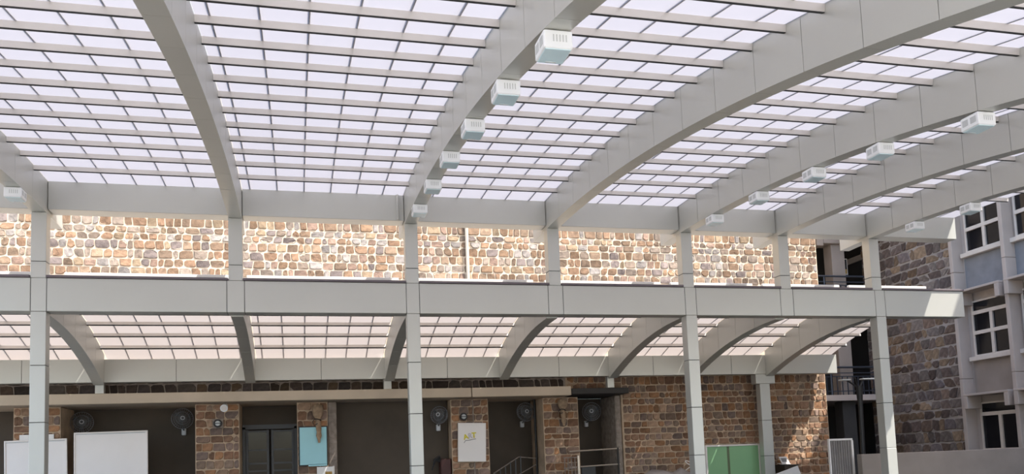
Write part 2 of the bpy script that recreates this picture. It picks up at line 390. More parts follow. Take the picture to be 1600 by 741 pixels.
# stubs and rear column
for x, zb, nm in ((-4.635, 3.62, 'leftmost short post'), (2.265, 3.62, 'middle short post'), (8.455, 3.565, 'short post above the handrail opening')):
    o = MB().bbox(x-.1, x+.1, 5.02, 5.18, zb, 3.88, .006).build('short_post', M['metal']); tag(o, 'silver ' + nm + ' carrying the rear beam', 'post', 'short posts under the rear beam')
t = column(13.2, 0, 3.6, 'silver clad rear column with square capital right of the green board', [.5, 1.5, 2.53], 4.96, .32, .24)
MB().bbox(12.91, 13.53, 4.94, 5.22, 3.6, 3.88, .008).build('capital', M['metal'], t)

# ------------------------------------------------------------------ ribs
seamsU = [1.1, .02, -.85] + [-.85-.955*k for k in range(1, 18)]
def rib_mesh(name, ya, yb, zt, zb, wd, n=3):
    mb = MB(); g = .004; ys = [ya-g+(yb+g-ya+g)*k/n for k in range(n+1)]
    vs = []; fs = []
    for y in ys: vs += [(-wd/2, y, zb(y)), (wd/2, y, zb(y)), (wd/2, y, zt(y)), (-wd/2, y, zt(y))]
    for k in range(n):
        for i in range(4): fs.append((k*4+i, k*4+4+i, k*4+4+(i+1)%4, k*4+(i+1)%4))
    fs += [(0, 1, 2, 3), tuple(n*4+i for i in (3, 2, 1, 0))]
    me = bpy.data.meshes.new(name); me.from_pydata(vs, [], [tuple(reversed(f)) for f in fs]); return me
segU = [rib_mesh('cladding_panel', a, c, lambda y: pane_z(y)+.03, pl, .25) for a, c in zip(seamsU[:-1], seamsU[1:])]
coreU = rib_mesh('rib_core', 1.08, seamsU[-1]+.02, lambda y: pane_z(y)+.02, lambda y: pl(y)+.012, .232, 24)
for me in segU: me.materials.append(M['metal'])
coreU.materials.append(M['gap'])
for i, x in enumerate(RX):
    t = thing('curved_rib', (x, 0, pl(0)), ('silver clad curved upper rib, ' + ORD[i] + (' and mostly out of view' if i == 0 else ' from the left in view')), 'rib', 'upper canopy ribs')
    link_mesh('rib_core', coreU, t, (x, 0, 0))
    for me in segU: link_mesh('cladding_panel', me, t, (x, 0, 0))
seamsR = [.34, 1.28, 2.2, 3.12, 4.02, 4.925]
segR = [rib_mesh('cladding_panel', c, a, lambda y: rpane_z(y)-.004, rl, .24) for a, c in zip(seamsR[:-1], seamsR[1:])]
coreR = rib_mesh('rib_core', 4.92, .35, lambda y: rpane_z(y)-.02, lambda y: rl(y)+.012, .222, 12)
for me in segR: me.materials.append(M['metal'])
coreR.materials.append(M['gap'])
for i, x in enumerate(RX):
    t = thing('curved_rib', (x, 4.9, rl(4.9)), 'grey curved lower rib, ' + ORD[i] + ' from the left, falling from middle beam to rear beam', 'rib', 'lower canopy ribs')
    link_mesh('rib_core', coreR, t, (x, 0, 0))
    for me in segR: link_mesh('cladding_panel', me, t, (x, 0, 0))

# ------------------------------------------------------------------ roof bays
LAT = [-.86 + .5217*k for k in range(-18, 34)]
def cell(ya, yb, zf, x0, x1, key, cache, mats, th=.02):
    if key in cache: return cache[key]
    g = .006; mb = MB(); h = (x1-x0)/2-g; ym = (ya+yb)/2; zm = (zf(ya)+zf(yb))/2
    a, c = max(ya, yb)-g*.3, min(ya, yb)+g*.3
    za, zc = zf(a)-zm, zf(c)-zm
    V = [(-h,c-ym,zc),(h,c-ym,zc),(h,a-ym,za),(-h,a-ym,za)]; V += [(x, y, z+th) for x, y, z in V]
    me = bpy.data.meshes.new('roof_pane'); me.from_pydata(V, [], [(0,3,2,1),(4,5,6,7),(0,1,5,4),(1,2,6,5),(2,3,7,6),(3,0,4,7)])
    for m_ in mats: me.materials.append(m_)
    me.polygons.foreach_set('material_index', [0,1,0,0,0,0])
    cache[key] = me; return me
def bay(x0, x1, rows, zf, ph, pw, label, group, mats, far, name='roof_bay', edge=False):
    t = thing(name, ((x0+x1)/2, 0, zf(0)), label, 'roof', group)
    cuts = [x0] + [l for l in LAT if x0+.05 < l < x1-.05] + [x1]
    restm = MB()
    for r in range(len(rows)-1):
        ya, yb = rows[r], rows[r+1]
        for k in range(len(cuts)-1):
            wd = round(cuts[k+1]-cuts[k], 4); cx = (cuts[k]+cuts[k+1])/2
            if min(ya, yb) > far:
                me = cell(ya, yb, zf, 0, wd, (group, r, wd), CACHE, mats)
                link_mesh('roof_pane', me, t, (cx, (ya+yb)/2, (zf(ya)+zf(yb))/2))
            else:
                me = cell(ya, yb, zf, 0, wd, (group, r, wd), CACHE, mats)
                off = Vector((cx, (ya+yb)/2, (zf(ya)+zf(yb))/2))
                restm.add([v.co+off for v in me.vertices], [tuple(p.vertices) for p in me.polygons])
                restm.mi[-6:] = [0,1,0,0,0,0]
    if restm.v:
        o = restm.build('far_panes', mats, t); o['kind'] = 'stuff'
    for y in rows[1:-1]:
        z = zf(y); sl = (zf(y+.05)-zf(y-.05))/.1; a = math.atan(sl)
        key = ('p', group, round(x1-x0, 4), round(y, 3))
        mb = MB(); mx = Matrix.Translation((0, 0, 0)) @ Matrix.Rotation(a, 4, 'X')
        h = (x1-x0)/2
        mb.box(-h, h, -pw/2, pw/2, -ph, -.002, 0, mx).box(-h, h, -pw/2+.004, pw/2+.008, -ph-.008, -ph, 1, mx)  # second box is a dark strip painting the purlin's shaded underside
        mb.build('purlin', (M['purlin'], M['gap']), t, (0, 0, 0)).location = Vector(((x0+x1)/2, y, z)) - wloc(t)
    for l in cuts[1:-1]:
        mb = MB(); n = len(rows)
        for (hw, d0, d1) in ((.005, -.006, -.001), (.007, .021, .035)):
            vs = []; fs = []
            for y in rows: vs += [(l-hw, y, zf(y)+d0), (l+hw, y, zf(y)+d0), (l+hw, y, zf(y)+d1), (l-hw, y, zf(y)+d1)]
            for k in range(n-1):
                for i in range(4): fs.append((k*4+i, k*4+(i+1)%4, k*4+4+(i+1)%4, k*4+4+i))
            fs += [(0, 3, 2, 1), tuple((n-1)*4+i for i in range(4))]
            mb.add(vs, fs)
        mb.build('glazing_bar', M['bar'], t)
    return t
CACHE = {}
rowsU = [.44, -.8, -1.56, -2.25] + [-2.92-.695*k for k in range(0, 16)]  # upper panes stop out of view to let more daylight onto front faces
rowsR = [.30, 1.13, 1.80, 2.47, 3.14, 3.81, 4.48, 5.19]
for i in range(len(RX)):
    x0 = RX[i]+.127; x1 = (RX[i+1]-.127) if i+1 < len(RX) else XEND
    nm = ('bay left of the first rib', 'bay between first and second ribs', 'bay between second and third ribs', 'bay between third and fourth ribs', 'bay between fourth and fifth ribs', 'bay between fifth and sixth ribs', 'bay between sixth and seventh ribs', 'end bay right of the seventh rib')[i]
    far = (-3.5, -10.6, -11.3, -12.6, -13.3, -11.5, -10, -5)[i]
    bay(x0, x1, rowsU, pane_z, .082, .036, 'glowing translucent upper roof, ' + nm, 'upper roof bays', [M['pane'], M['clear']], far)
    bay(x0, x1 if i+1 < len(RX) else 15.66, rowsR, rpane_z, .075, .05, 'pinkish translucent lower roof, ' + nm, 'lower roof bays', [M['pane_rear'], M['clear']], -9)

# thin drain pipe beside the third rib
o = MB().bbox(2.02, 2.07, .0, .055, 6.66, 7.2, .008).box(2.03, 2.06, .05, .07, 6.75, 7.1).build('drain_pipe', M['metal']); tag(o, 'thin silver drain pipe on the upper beam left of the third rib', 'pipe')

# ------------------------------------------------------------------ box lights under the ribs
def box_light(i, y, label):
    x = RX[i]; z = pl(y); sl = -2*.01166351*y - .00612; a = math.atan(sl)*1.0
    mx = Matrix.Translation((x, y, z-.15*sl+.024))
    t = thing('box_light', (x, y, z), label, 'light', 'white box lights under the ribs')
    MB().box(-.05, .05, -.05, .05, -.04, .15*sl-.024, 0, mx).build('mount', M['gap'], t)
    h = MB(); h.bbox(-.135, .135, -.15, .15, -.20, -.03, .010, mx)
    hs = h.build('housing', M['white'], t)
    for k in range(5):
        u = -.045 + k*.03
        MB().box(u-.005, u+.005, -.1525, -.145, -.14, -.075, 0, mx).build('louvre_slot', M['slot'], hs)
    for k in (-1, 1):
        for s_ in (-1, 1):
            MB().box(s_*.136-.003, s_*.136+.003, k*.065-.045, k*.065+.045, -.15, -.07, 0, mx).build('side_grille', M['slot'], hs)
    le = MB(); le.bbox(-.12, .12, -.135, .135, -.208, -.198, .003, mx)
    ln = le.build('diffuser', M['lens'], t)
    MB().box(-.05, .05, .1, .115, -.212, -.206, 0, mx).build('latch', M['slot'], ln)
    return t
POS = ['closest to its column', 'second', 'third', 'fourth', 'fifth', 'sixth', 'seventh']
for i, ys, nm in ((3, (-1.25, -2.9, -4.6, -6.35, -8.15, -9.95), 'third'), (5, (-1.35, -3.1, -4.85, -6.5, -8.35), 'fifth'), (1, (-1.35, -2.9), 'first'), (7, (-1.4, -3.0, -4.6), 'seventh')):
    for k, y in enumerate(ys):
        box_light(i, y, 'white louvred box light under the ' + nm + ' rib, ' + (POS[k] if k == 0 else POS[k] + ' up from its column'))

# ------------------------------------------------------------------ right wing (plane X = 20)
XW = 20.0
wg = MB().box(XW+.06, 26, -1, 4.62, 0, 12.25).box(XW+.06, 26, -12, -1, 0, 14.6).build('wall_right', M['wing']); struct(wg, 'plastered wall of the right wing with fins and windows')
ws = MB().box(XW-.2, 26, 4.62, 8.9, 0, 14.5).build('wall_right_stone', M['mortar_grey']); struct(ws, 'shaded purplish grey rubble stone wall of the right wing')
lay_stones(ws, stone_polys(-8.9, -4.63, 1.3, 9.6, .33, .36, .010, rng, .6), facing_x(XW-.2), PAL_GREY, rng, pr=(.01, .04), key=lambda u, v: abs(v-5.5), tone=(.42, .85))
for k, y in enumerate((4.55, 2.58, .61, -1.36)):
    f = thing('trim_%d' % (k+2), (XW, y, 0), ('pale plaster fin at the edge of the stone wall' if k == 0 else 'pale plaster fin ' + ('between the first and second window stacks' if k == 1 else 'beyond the second window stack')), 'fin'); f['kind'] = 'structure'
    for z0, z1 in ((0, 3.6), (3.61, 6.9), (6.91, 10), (10.01, 12.2)):
        MB().bbox(XW-.34, XW+.08, y-.07, y+.07, z0, z1, .01).build('fin_section', M['wing'], f)
def win(n, y0, y1, z0, z1, label, trans=None, mid=None, split=True):
    t = thing('window_%d' % n, (XW, (y0+y1)/2, z0), label, 'window'); t['kind'] = 'structure'
    fx0, fx1 = XW-.02, XW+.05
    fr = MB()
    for a, c, e, g in ((y0, y1, z0, z0+.05), (y0, y1, z1-.05, z1), (y0, y0+.05, z0+.05, z1-.05), (y1-.05, y1, z0+.05, z1-.05)): fr.box(fx0, fx1, a, c, e, g)
    fr.build('window_frame', M['frame'], t)
    zs = [z0+.05] + ([mid] if mid else []) + ([trans] if trans else []) + [z1-.05]
    ym = (y0+y1)/2
    if split: MB().box(fx0-.012, fx1, ym-.055, ym+.055, z0+.05, (trans or z1-.05)).build('mullion', M['frame'], t)
    for z in zs[1:-1]: MB().box(fx0-.02, fx1, y0+.04, y1-.04, z-.055, z+.055).build('transom', M['frame'], t)
    for a, c in zip(zs[:-1], zs[1:]):
        for e, g in ((y0+.05, ym), (ym, y1-.05)):
            MB().box(XW+.02, XW+.03, e, g, a, c).build('pane', M['glass'], t)
    MB().bbox(XW-.12, XW+.06, y0-.14, y1+.14, z0-.13, z0, .01).build('sill', M['frame'], t)
n = 1
for k, (y0, y1) in enumerate(((2.78, 4.26), (.81, 2.4), (-1.16, .41))):
    st = ('first', 'second', 'third')[k]
    win(n, y0, y1, 7.46, 9.5, 'upper floor four pane window in the %s stack beside the stone wall' % st, None, 8.17); n += 1
    win(n, y0, y1, 4.25, 5.95, 'middle floor window with top light in the %s stack from the stone wall' % st, 5.58, 4.97); n += 1
    win(n, y0, y1, 1.42, 2.86, 'ground floor dark window in the %s stack from the stone wall' % st, 2.5, None); n += 1
    o = MB().box(XW+.03, XW+.058, y0-.15, y1+.15, 6.3, 7.32).build('spandrel_panel', M['blue']); tag(o, 'blue grey spandrel panel under the upper window of the %s stack' % st, 'panel', 'blue grey spandrels')
    o = MB().box(XW+.03, XW+.058, y0-.15, y1+.15, 3.1, 4.1).build('spandrel_panel', M['conc']); tag(o, 'brown grey spandrel panel above the ground floor window of the %s stack' % st, 'panel', 'brown spandrels')
    for zc, fl in ((6.0, 'middle'), (2.85, 'ground')):
        t = thing('window_canopy', (XW-.3, (y0+y1)/2, zc), 'concrete hood over the %s floor window of the %s stack' % (fl, st), 'canopy', 'window hoods on the right wing')
        MB().bbox(XW-.5, XW+.03, y0-.1, y1+.1, zc+.2, zc+.27, .01).build('hood_slab', M['wing'], t)
        MB().bbox(XW-.5, XW+.03, y0-.1, y0+.06, zc-.18, zc+.2, .01).build('hood_cheek', M['wing'], t)
        MB().bbox(XW-.5, XW+.03, y1-.06, y1+.1, zc-.18, zc+.2, .01).build('hood_cheek', M['wing'], t)
# gallery between rear wall and wing
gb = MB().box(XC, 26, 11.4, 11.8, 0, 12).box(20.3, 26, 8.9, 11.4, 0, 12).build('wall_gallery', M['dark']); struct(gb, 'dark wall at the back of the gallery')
o = MB().box(XC-.6, XC, 6.9, 11.4, 0, 12).build('wall_passage', M['mortar_grey']); struct(o, 'side wall of the passage behind the stone wall corner')
for z, lb in ((3.45, 'lower'), (6.62, 'upper'), (9.8, 'top')):
    o = MB().bbox(XC+.01, 20.28, 8.0, 11.38, z-.2, z, .01).build('gallery_slab', M['wing'] if z < 9 else M['conc']); tag(o, 'plaster floor slab of the %s gallery between the stone walls' % lb, 'slab')
for z, lb in ((3.45, 'lower'), (6.62, 'upper')):
    t = thing('gallery_railing', (17.8, 8.05, z), 'blue grey metal railing of the %s gallery between the stone walls' % lb, 'railing', 'gallery railings')
    MB().tube([(XC+.02, 8.06, z+.95), (19.75, 8.06, z+.95)], .035, 8).build('top_rail', M['railblue'], t)
    for h in (.74, .62, .12): MB().box(XC+.02, 19.75, 8.05, 8.08, z+h, z+h+.03).build('rail', M['railblue'], t)
    for k in range(20):
        x = XC+.12+k*.205
        MB().box(x-.013, x+.013, 8.05, 8.08, z+.0, z+.63).build('baluster', M['railblue'], t)
    for x in (XC+.15, 17.6, 19.6): MB().tube([(x, 8.065, z-.0), (x, 8.065, z+.95)], .028, 8).build('post', M['railblue'], t)
o = MB().bbox(18.1, 18.62, 8.25, 8.7, 0, 3.24, .01).build('gallery_pillar', M['dark']); tag(o, 'plaster pillar under the lower gallery', 'pillar', 'gallery pillars')  # near-black colour paints the shade under the gallery into this pillar
o = MB().bbox(18.1, 18.62, 8.25, 8.7, 3.455, 6.41, .01).build('gallery_pillar', M['conc']); tag(o, 'plaster pillar standing on the lower gallery', 'pillar', 'gallery pillars')
t = thing('gallery_pillar', (18.36, 8.5, 6.63), 'plaster pillar with bracket head on the upper gallery', 'pillar', 'gallery pillars')
MB().bbox(18.1, 18.62, 8.25, 8.7, 6.625, 8.75, .01).build('shaft', M['conc'], t)
MB().bbox(17.75, 19.0, 8.15, 8.8, 8.75, 9.2, .02).build('bracket_head', M['conc'], t)
MB().bbox(17.45, 17.72, 8.1, 8.7, 8.65, 9.55, .02).build('bracket_end', M['conc'], t)
o = MB().bbox(18.3, 20.2, 7.6, 8.1, 9.05, 9.55, .01).build('gallery_beam', M['wing']); tag(o, 'pale beam end above the upper gallery pillar', 'beam')
o = MB().bbox(20.2, 20.29, 8.95, 11.3, 8.55, 8.75, .01).build('trim_6', M['frame']); struct(o, 'pale sloping band on the gallery side wall')
t = thing('framed_sign', (19.3, 9.2, 7.9), 'small white framed picture hanging in the upper gallery', 'sign')
MB().box(19.0, 19.4, 9.18, 9.22, 7.9, 8.5).build('frame', M['frame'], t)
MB().box(19.04, 19.36, 9.17, 9.19, 8.1, 8.46).build('picture', M['black'], t); MB().box(19.04, 19.36, 9.17, 9.19, 7.94, 8.1).build('picture', M['orange'], t)
MB().tube([(19.2, 9.2, 8.5), (19.2, 9.2, 9.6)], .008, 5).build('hanging_wire', M['black'], t)

# low parapet and corrugated sheet at the right
o = MB().bbox(13.78, 19.62, 1.6, 1.8, 0, 1.46, .012).build('parapet', M['conc']); tag(o, 'low grey brown concrete parapet behind the rightmost column', 'parapet')
t = thing('corrugated_gate', (13.4, 2.0, 0), 'grey corrugated sheet gate with pale top frame left of the parapet', 'gate')
mb = MB(); nn = 60; vs = []; fs = []
for k in range(nn+1):
    x = 13.16+.62*k/nn; y = 2.0+.03*math.sin(2*PI*k/nn*9)
    vs += [(x, y, .05), (x, y, 1.83), (x, y+.012, 1.83), (x, y+.012, .05)]
for k in range(nn):
    for i in range(4): fs.append((k*4+i, k*4+4+i, k*4+4+(i+1)%4, k*4+(i+1)%4))
mb.add(vs, fs).build('corrugated_sheet', M['sheet'], t)
MB().bbox(13.12, 13.82, 1.97, 2.04, 1.83, 1.88, .005).build('top_rail', M['alu'], t)
MB().bbox(13.775, 13.83, 1.96, 2.04, 0, 1.83, .005).build('gate_post', M['alu'], t)
MB().bbox(13.12, 13.16, 1.97, 2.04, 0, 1.83, .005).build('gate_post', M['alu'], t)

# street lamp
t = thing('street_lamp', (15.25, 3.5, 0), 'dark twin arm street lamp in the shadow between the stone walls', 'lamp')
MB().tube([(15.22, 3.5, 0), (15.24, 3.5, 1.5), (15.27, 3.5, 2.8), (15.27, 3.5, 3.36)], [.075, .065, .065, .10], 10).build('pole', M['black'], t)
for s_, ex in ((-1, 14.87), (1, 15.1)):
    MB().tube([(15.2, 3.5, 3.33), (ex+.12, 3.5, 3.47), (ex, 3.5, 3.54)] if s_ < 0 else [(15.22, 3.5, 3.33), (15.13, 3.45, 3.5), (15.1, 3.42, 3.58)], .025, 6).build('arm', M['black'], t)
MB().bbox(14.68, 14.96, 3.4, 3.6, 3.51, 3.55, .01).build('lamp_head', M['slot'], t)
MB().tube([(15.3, 3.5, 3.33), (15.42, 3.5, 3.54)], .025, 6).build('arm', M['black'], t)
MB().bbox(15.36, 15.78, 3.4, 3.6, 3.53, 3.57, .01).build('lamp_head', M['slot'], t)

# ------------------------------------------------------------------ fans
def fan(x, z, y, wall_y, yaw, label, r=.27):
    t = thing('wall_fan', (x, wall_y, z-.3), label, 'fan', 'dark wall fans in the corridor')
    mx = Matrix.Translation((x, y, z)) @ Matrix.Rotation(yaw, 4, 'Z') @ Matrix.Rotation(-.12, 4, 'X')
    def T(p): return mx @ Vector(p)
    g = MB()
    for R_, yy in ((r, 0), (r*.99, -.05), (r*.62, -.105), (r*.75, .065)):
        g.ring(T((0, yy, 0)), mx.to_3x3() @ Vector((0, 1, 0)), R_, .0045, 28, 4)
    for k in range(28):
        a = 2*PI*k/28; c, s = math.cos(a), math.sin(a)
        g.tube([T((c*r*f, yy, s*r*f)) for f, yy in ((.12, -.115), (.55, -.106), (.8, -.087), (1, -.045), (1, 0), (.8, .06), (.25, .085))], .0026, 4)
    g.build('guard', M['guard'], t)
    b_ = MB()
    for k in range(3):
        a0 = 2*PI*k/3; V = []
        for j in range(6):
            f = j/5
            for e in (0, 1):
                aa = a0 + (.1+.75*f*(1-.3*e))*1.2*(1 if e else .25); rr = r*(.18+.7*f)
                V.append(T((math.cos(aa)*rr, -.03+.05*e, math.sin(aa)*rr)))
        V += [v + (mx.to_3x3() @ Vector((0, .006, 0))) for v in V]
        fs = [(2*j, 2*j+1, 2*j+3, 2*j+2) for j in range(5)] + [(12+2*j, 12+2*j+2, 12+2*j+3, 12+2*j+1) for j in range(5)]
        b_.add(V, fs)
    b_.build('blades', M['fan'], t)
    MB().tube([T((0, -.13, 0)), T((0, -.12, 0)), T((0, .05, 0)), T((0, .19, 0))], [.03, .05, .055, .07], 14).build('motor', M['fan'], t)
    MB().ring(T((0, -.125, 0)), mx.to_3x3() @ Vector((0, 1, 0)), .045, .010, 16, 5).build('badge_ring', M['fanlight'], t)
    MB().tube([T((0, .12, -.05)), (x, y+.12, z-.24), (x, wall_y-.05, z-.30)], .02, 8).build('arm', M['fan'], t)
    MB().bbox(x-.055, x+.055, wall_y-.12, wall_y-.002, z-.42, z-.24, .015).build('wall_bracket', M['fanlight'], t)
fan(-5.35, 3.02, 6.5, 6.9, .15, 'dark wall fan above the left whiteboards')
fan(-2.95, 3.06, 6.5, 6.9, .2, 'dark wall fan left of the pier with the round lamp')
fan(3.72, 2.95, 5.72, 6.05, -.5, 'dark wall fan left of the pier with the lettered board', .24)
fan(6.33, 3.02, 6.4, 6.9, .1, 'dark wall fan left of the pier with the pale cloth bundle')
fan(8.3, 2.98, 6.3, 6.9, -.35, 'dark wall fan above the handrail opening')

# ------------------------------------------------------------------ boards
def wboard(x0, x1, z0, z1, y, label, tilt=0):
    t = thing('whiteboard', ((x0+x1)/2, y, 0), label, 'whiteboard', 'whiteboards standing before the corridor')
    mx = Matrix.Translation((x0, y, z1)) @ Matrix.Rotation(tilt, 4, 'Y') @ Matrix.Translation((-x0, -y, -z1))
    MB().box(x0+.02, x1-.02, y, y+.02, z0+.02, z1-.02, 0, mx).build('panel', M['board'], t)
    f = MB(); e = .035
    f.bbox(x0, x1, y-.02, y+.03, z1-e, z1, .005, mx).bbox(x0, x1, y-.02, y+.03, z0, z0+e, .005, mx).bbox(x0, x0+e, y-.02, y+.03, z0+e, z1-e, .005, mx).bbox(x1-e, x1, y-.02, y+.03, z0+e, z1-e, .005, mx)
    f.build('frame', M['alu'], t)
    MB().box(x0+.05, x1-.05, y-.012, y-.002, z1-.058, z1-.04, 0, mx).build('painted_shadow_line', M['slot'], t)  # grey strip paints the shading line under the top frame
    for x in (x0+.12, x1-.12):
        MB().tube([(x, y+.05, z1-.1), (x, y+.05, .03), ], .018, 6).tube([(x, y-.25, .018), (x, y+.35, .018)], .018, 6).build('stand_leg', M['alu'], t)
wboard(-6.80, -5.44, 1.2, 2.56, 5.45, 'white board behind the leftmost ground column', -.02)
wboard(-5.30, -3.63, 1.1, 2.72, 5.5, 'wide white board right of the leftmost ground column', -.008)
o = MB().box(-6.50, -5.75, 5.535, 5.56, 1.4, 2.70).build('paper_sheet', M['paperw']); tag(o, 'pale paper sheet showing above the left whiteboard on the pier', 'paper')
t = thing('blue_sheet_board', (.36, 5.5, 1.69), 'light blue sheet on a black backing board on the stone pier', 'board')
MB().box(-.01, .73, 5.515, 5.56, 1.70, 2.73).build('backing', M['black'], t)
MB().box(.02, .70, 5.50, 5.512, 1.73, 2.70).box(.23, .70, 5.50, 5.512, 1.69, 1.74).build('sheet', M['paper_blue'], t)
t = thing('notice', (.62, 5.45, 1.1), 'white notice with tan picture leaning below the light blue sheet', 'notice')
MB().box(.44, .84, 5.46, 5.475, 1.05, 1.665).build('sheet', M['paperw'], t)
MB().box(.65, .82, 5.45, 5.459, 1.2, 1.54).build('picture', M['orange'], t)
MB().bbox(.84, .885, 5.45, 5.49, .0, 1.68, .006).bbox(.42, .44, 5.46, 5.49, 0, 1.3, .005).build('stand', M['alu'], t)
# white board with letters
t = thing('lettered_board', (4.57, 5.5, 1.68), 'white board with yellow and lilac letters on the stone pier', 'board')
mx = Matrix.Translation((4.2, 5.5, 2.7)) @ Matrix.Rotation(.03, 4, 'Y') @ Matrix.Translation((-4.2, -5.5, -2.7))
MB().box(4.20, 4.93, 5.49, 5.515, 1.68, 2.70, 0, mx).build('panel', M['board'], t)
f = MB()
f.box(4.18, 4.95, 5.48, 5.53, 2.69, 2.715, 0, mx).box(4.18, 4.95, 5.48, 5.53, 1.665, 1.69, 0, mx).box(4.18, 4.205, 5.48, 5.53, 1.69, 2.69, 0, mx).box(4.925, 4.95, 5.48, 5.53, 1.69, 2.69, 0, mx)
f.build('frame', M['alu'], t)
MB().box(4.3, 4.55, 5.53, 5.56, 1.7, 1.75).build('wall_batten', M['rough'], t)
for ch, x, z, s_, rot, m_ in (('A', 4.335, 2.255, .19, -.25, 'yellow'), ('R', 4.45, 2.285, .19, -.1, 'lilac'), ('T', 4.55, 2.30, .20, -.03, 'yellow')):
    cu = bpy.data.curves.new('letter', 'FONT'); cu.body = ch; cu.size = s_; cu.extrude = .003; cu.offset = .006; cu.resolution_u = 3
    tmp = bpy.data.objects.new('letter_tmp', cu); COL.objects.link(tmp)
    bpy.context.view_layer.update()
    me = bpy.data.meshes.new_from_object(tmp.evaluated_get(bpy.context.evaluated_depsgraph_get()))
    bpy.data.objects.remove(tmp); me.materials.clear(); me.materials.append(M[m_])
    me.transform(Matrix.Rotation(rot, 4, 'Y') @ Matrix.Rotation(PI/2, 4, 'X'))
    link_mesh('letter', me, t, (x, 5.484, z))
MB().tube([(4.33, 5.484, 2.17), (4.37, 5.484, 2.23), (4.5, 5.484, 2.24), (4.66, 5.484, 2.27)], .006, 5).build('underline', M['black'], t)
# green board
t = thing('green_board', (12.35, 5.4, .6), 'green chalk board with pale metal frame right of the fifth rib column', 'board')
MB().box(11.45, 12.1, 5.42, 5.44, .62, 1.83).box(12.18, 13.14, 5.42, 5.44, .62, 1.83).build('panel', M['green'], t)
MB().box(12.1, 12.18, 5.425, 5.44, .62, 1.83).build('middle_strip', mat('olive_strip', (.15, .19, .10), .6), t)
f = MB()
f.bbox(11.4, 13.18, 5.39, 5.46, 1.82, 1.87, .005).bbox(11.4, 13.18, 5.39, 5.46, .58, .63, .005).bbox(11.4, 11.46, 5.39, 5.46, .63, 1.82, .005).bbox(13.12, 13.18, 5.39, 5.46, .63, 1.82, .005)
f.build('frame', M['alu'], t)
for x in (11.6, 13.0): MB().tube([(x, 5.43, .6), (x, 5.43, 0)], .02, 6).build('leg', M['alu'], t)

# round bulkhead lamps and the spotlight
def bulkhead(x, z, label, plate=True):
    t = thing('round_wall_lamp', (x, 5.58, z), label, 'lamp', 'round black wall lamps')
    if plate: MB().bbox(x-.13, x+.13, 5.50, 5.58, z-.12, z+.12, .005).build('back_plate', M['rough'], t)
    else: MB().bbox(x-.07, x+.07, 5.50, 5.58, z-.07, z+.07, .005).build('back_plate', M['rough'], t)
    MB().ring((x, 5.47, z), (0, 1, 0), .085, .02, 24, 6).build('ring', M['black'], t)
    MB().tube([(x, 5.50, z), (x, 5.44, z)], [.08, .06], 16).build('glass_dome', M['slot'], t)
    MB().box(x-.085, x+.085, 5.425, 5.45, z-.01, z+.01).build('guard_bar', M['black'], t)
bulkhead(-1.98, 2.86, 'black ringed round lamp below the spotlight on the stone pier')
bulkhead(4.34, 2.88, 'black ringed round lamp above the lettered white board', False)
t = thing('spotlight', (-1.8, 5.45, 3.36), 'white cylindrical spotlight at the top of the stone pier', 'spotlight')
MB().tube([(-1.8, 5.5, 3.3), (-1.81, 5.32, 3.24), (-1.813, 5.27, 3.225)], [.07, .085, .095], 16).build('housing', M['white'], t)
MB().tube([(-1.8128, 5.272, 3.2255), (-1.8135, 5.262, 3.2225)], .07, 16).build('lens', M['alu'], t)
MB().tube([(-1.8, 5.48, 3.30), (-1.8, 5.48, 3.37)], .018, 6).build('bracket', M['black'], t)

# cloth bundles
def bundle(x, z, k, label, m_):
    t = thing('cloth_bundle', (x, 5.5, z), label, 'bundle', 'cloth bundles hung on the piers')
    mb = MB(); n = 14; prof = [(0, .05), (.03, .13), (.15, .155), (.28, .13), (.36, .08), (.4, .065), (.5, .075), (.62, .07), (.72, .06), (.82, .075), (.9, .045), (1.0, .03)]
    vs = []; fs = []
    for j, (d_, r) in enumerate(prof):
        for i in range(n):
            a = 2*PI*i/n; q_ = r*(1+.10*math.sin(3*a+j)+.05*math.sin(7*a+2*j))
            vs.append((x + q_*math.cos(a)*(.95) + .03*d_, 5.44 + q_*.6*math.sin(a), z - d_*k))
    for j in range(len(prof)-1):
        for i in range(n): fs.append((j*n+i, j*n+(i+1)%n, j*n+n+(i+1)%n, j*n+n+i))
    fs += [tuple(range(n)), tuple(reversed(range((len(prof)-1)*n, len(prof)*n)))]
    mb.add(vs, fs).build('cloth', M[m_], t, smooth=True)
    MB().ring((x+.01, 5.44, z-.40*k), (0.25, .1, 1), .075, .012, 16, 5).build('strap', M['black'], t)
    MB().tube([(x-.07, 5.42, z-.38*k), (x-.13, 5.40, z-.45*k), (x-.09, 5.40, z-.55*k), (x, 5.40, z-.5*k)], .01, 5).build('cord', M['black'], t)
    MB().tube([(x, 5.44, z), (x, 5.565, z+.02)], .015, 6).build('hook', M['black'], t)
bundle(.48, 3.29, 1.0, 'brown cloth bundle hanging over the light blue sheet', 'cloth')
bundle(7.14, 3.30, .75, 'faded brown cloth bundle hanging on the pier left of the handrails', 'cloth')

# dark stair railing, bin, handrails
t = thing('stair_railing', (6.0, 6.3, 0), 'dark stair railing between the lettered board pier and the next pier', 'railing')
MB().tube([(5.3, 6.3, 1.30), (6.05, 6.3, 1.74), (6.58, 6.3, 1.68)], .016, 6).build('handrail', M['rough'], t)
MB().tube([(5.75, 6.3, 1.1), (6.55, 6.3, 1.5)], .014, 6).build('lower_rail', M['rough'], t)
for k in range(6):
    x = 5.35+k*.15; MB().box(x-.012, x+.012, 6.28, 6.32, 0, 1.30+(x-5.3)*.58).build('baluster', M['fan'], t)
MB().tube([(6.58, 6.3, 0), (6.58, 6.3, 3.37)], .035, 8).build('pipe_post', M['black'], t)
t = thing('red_bin', (3.86, 5.75, 0), 'dark red upright box with black bag left of the lettered board', 'bin')
MB().bbox(3.70, 3.98, 5.62, 5.98, 0, 1.76, .02).build('body', M['red'], t)
mb = MB()
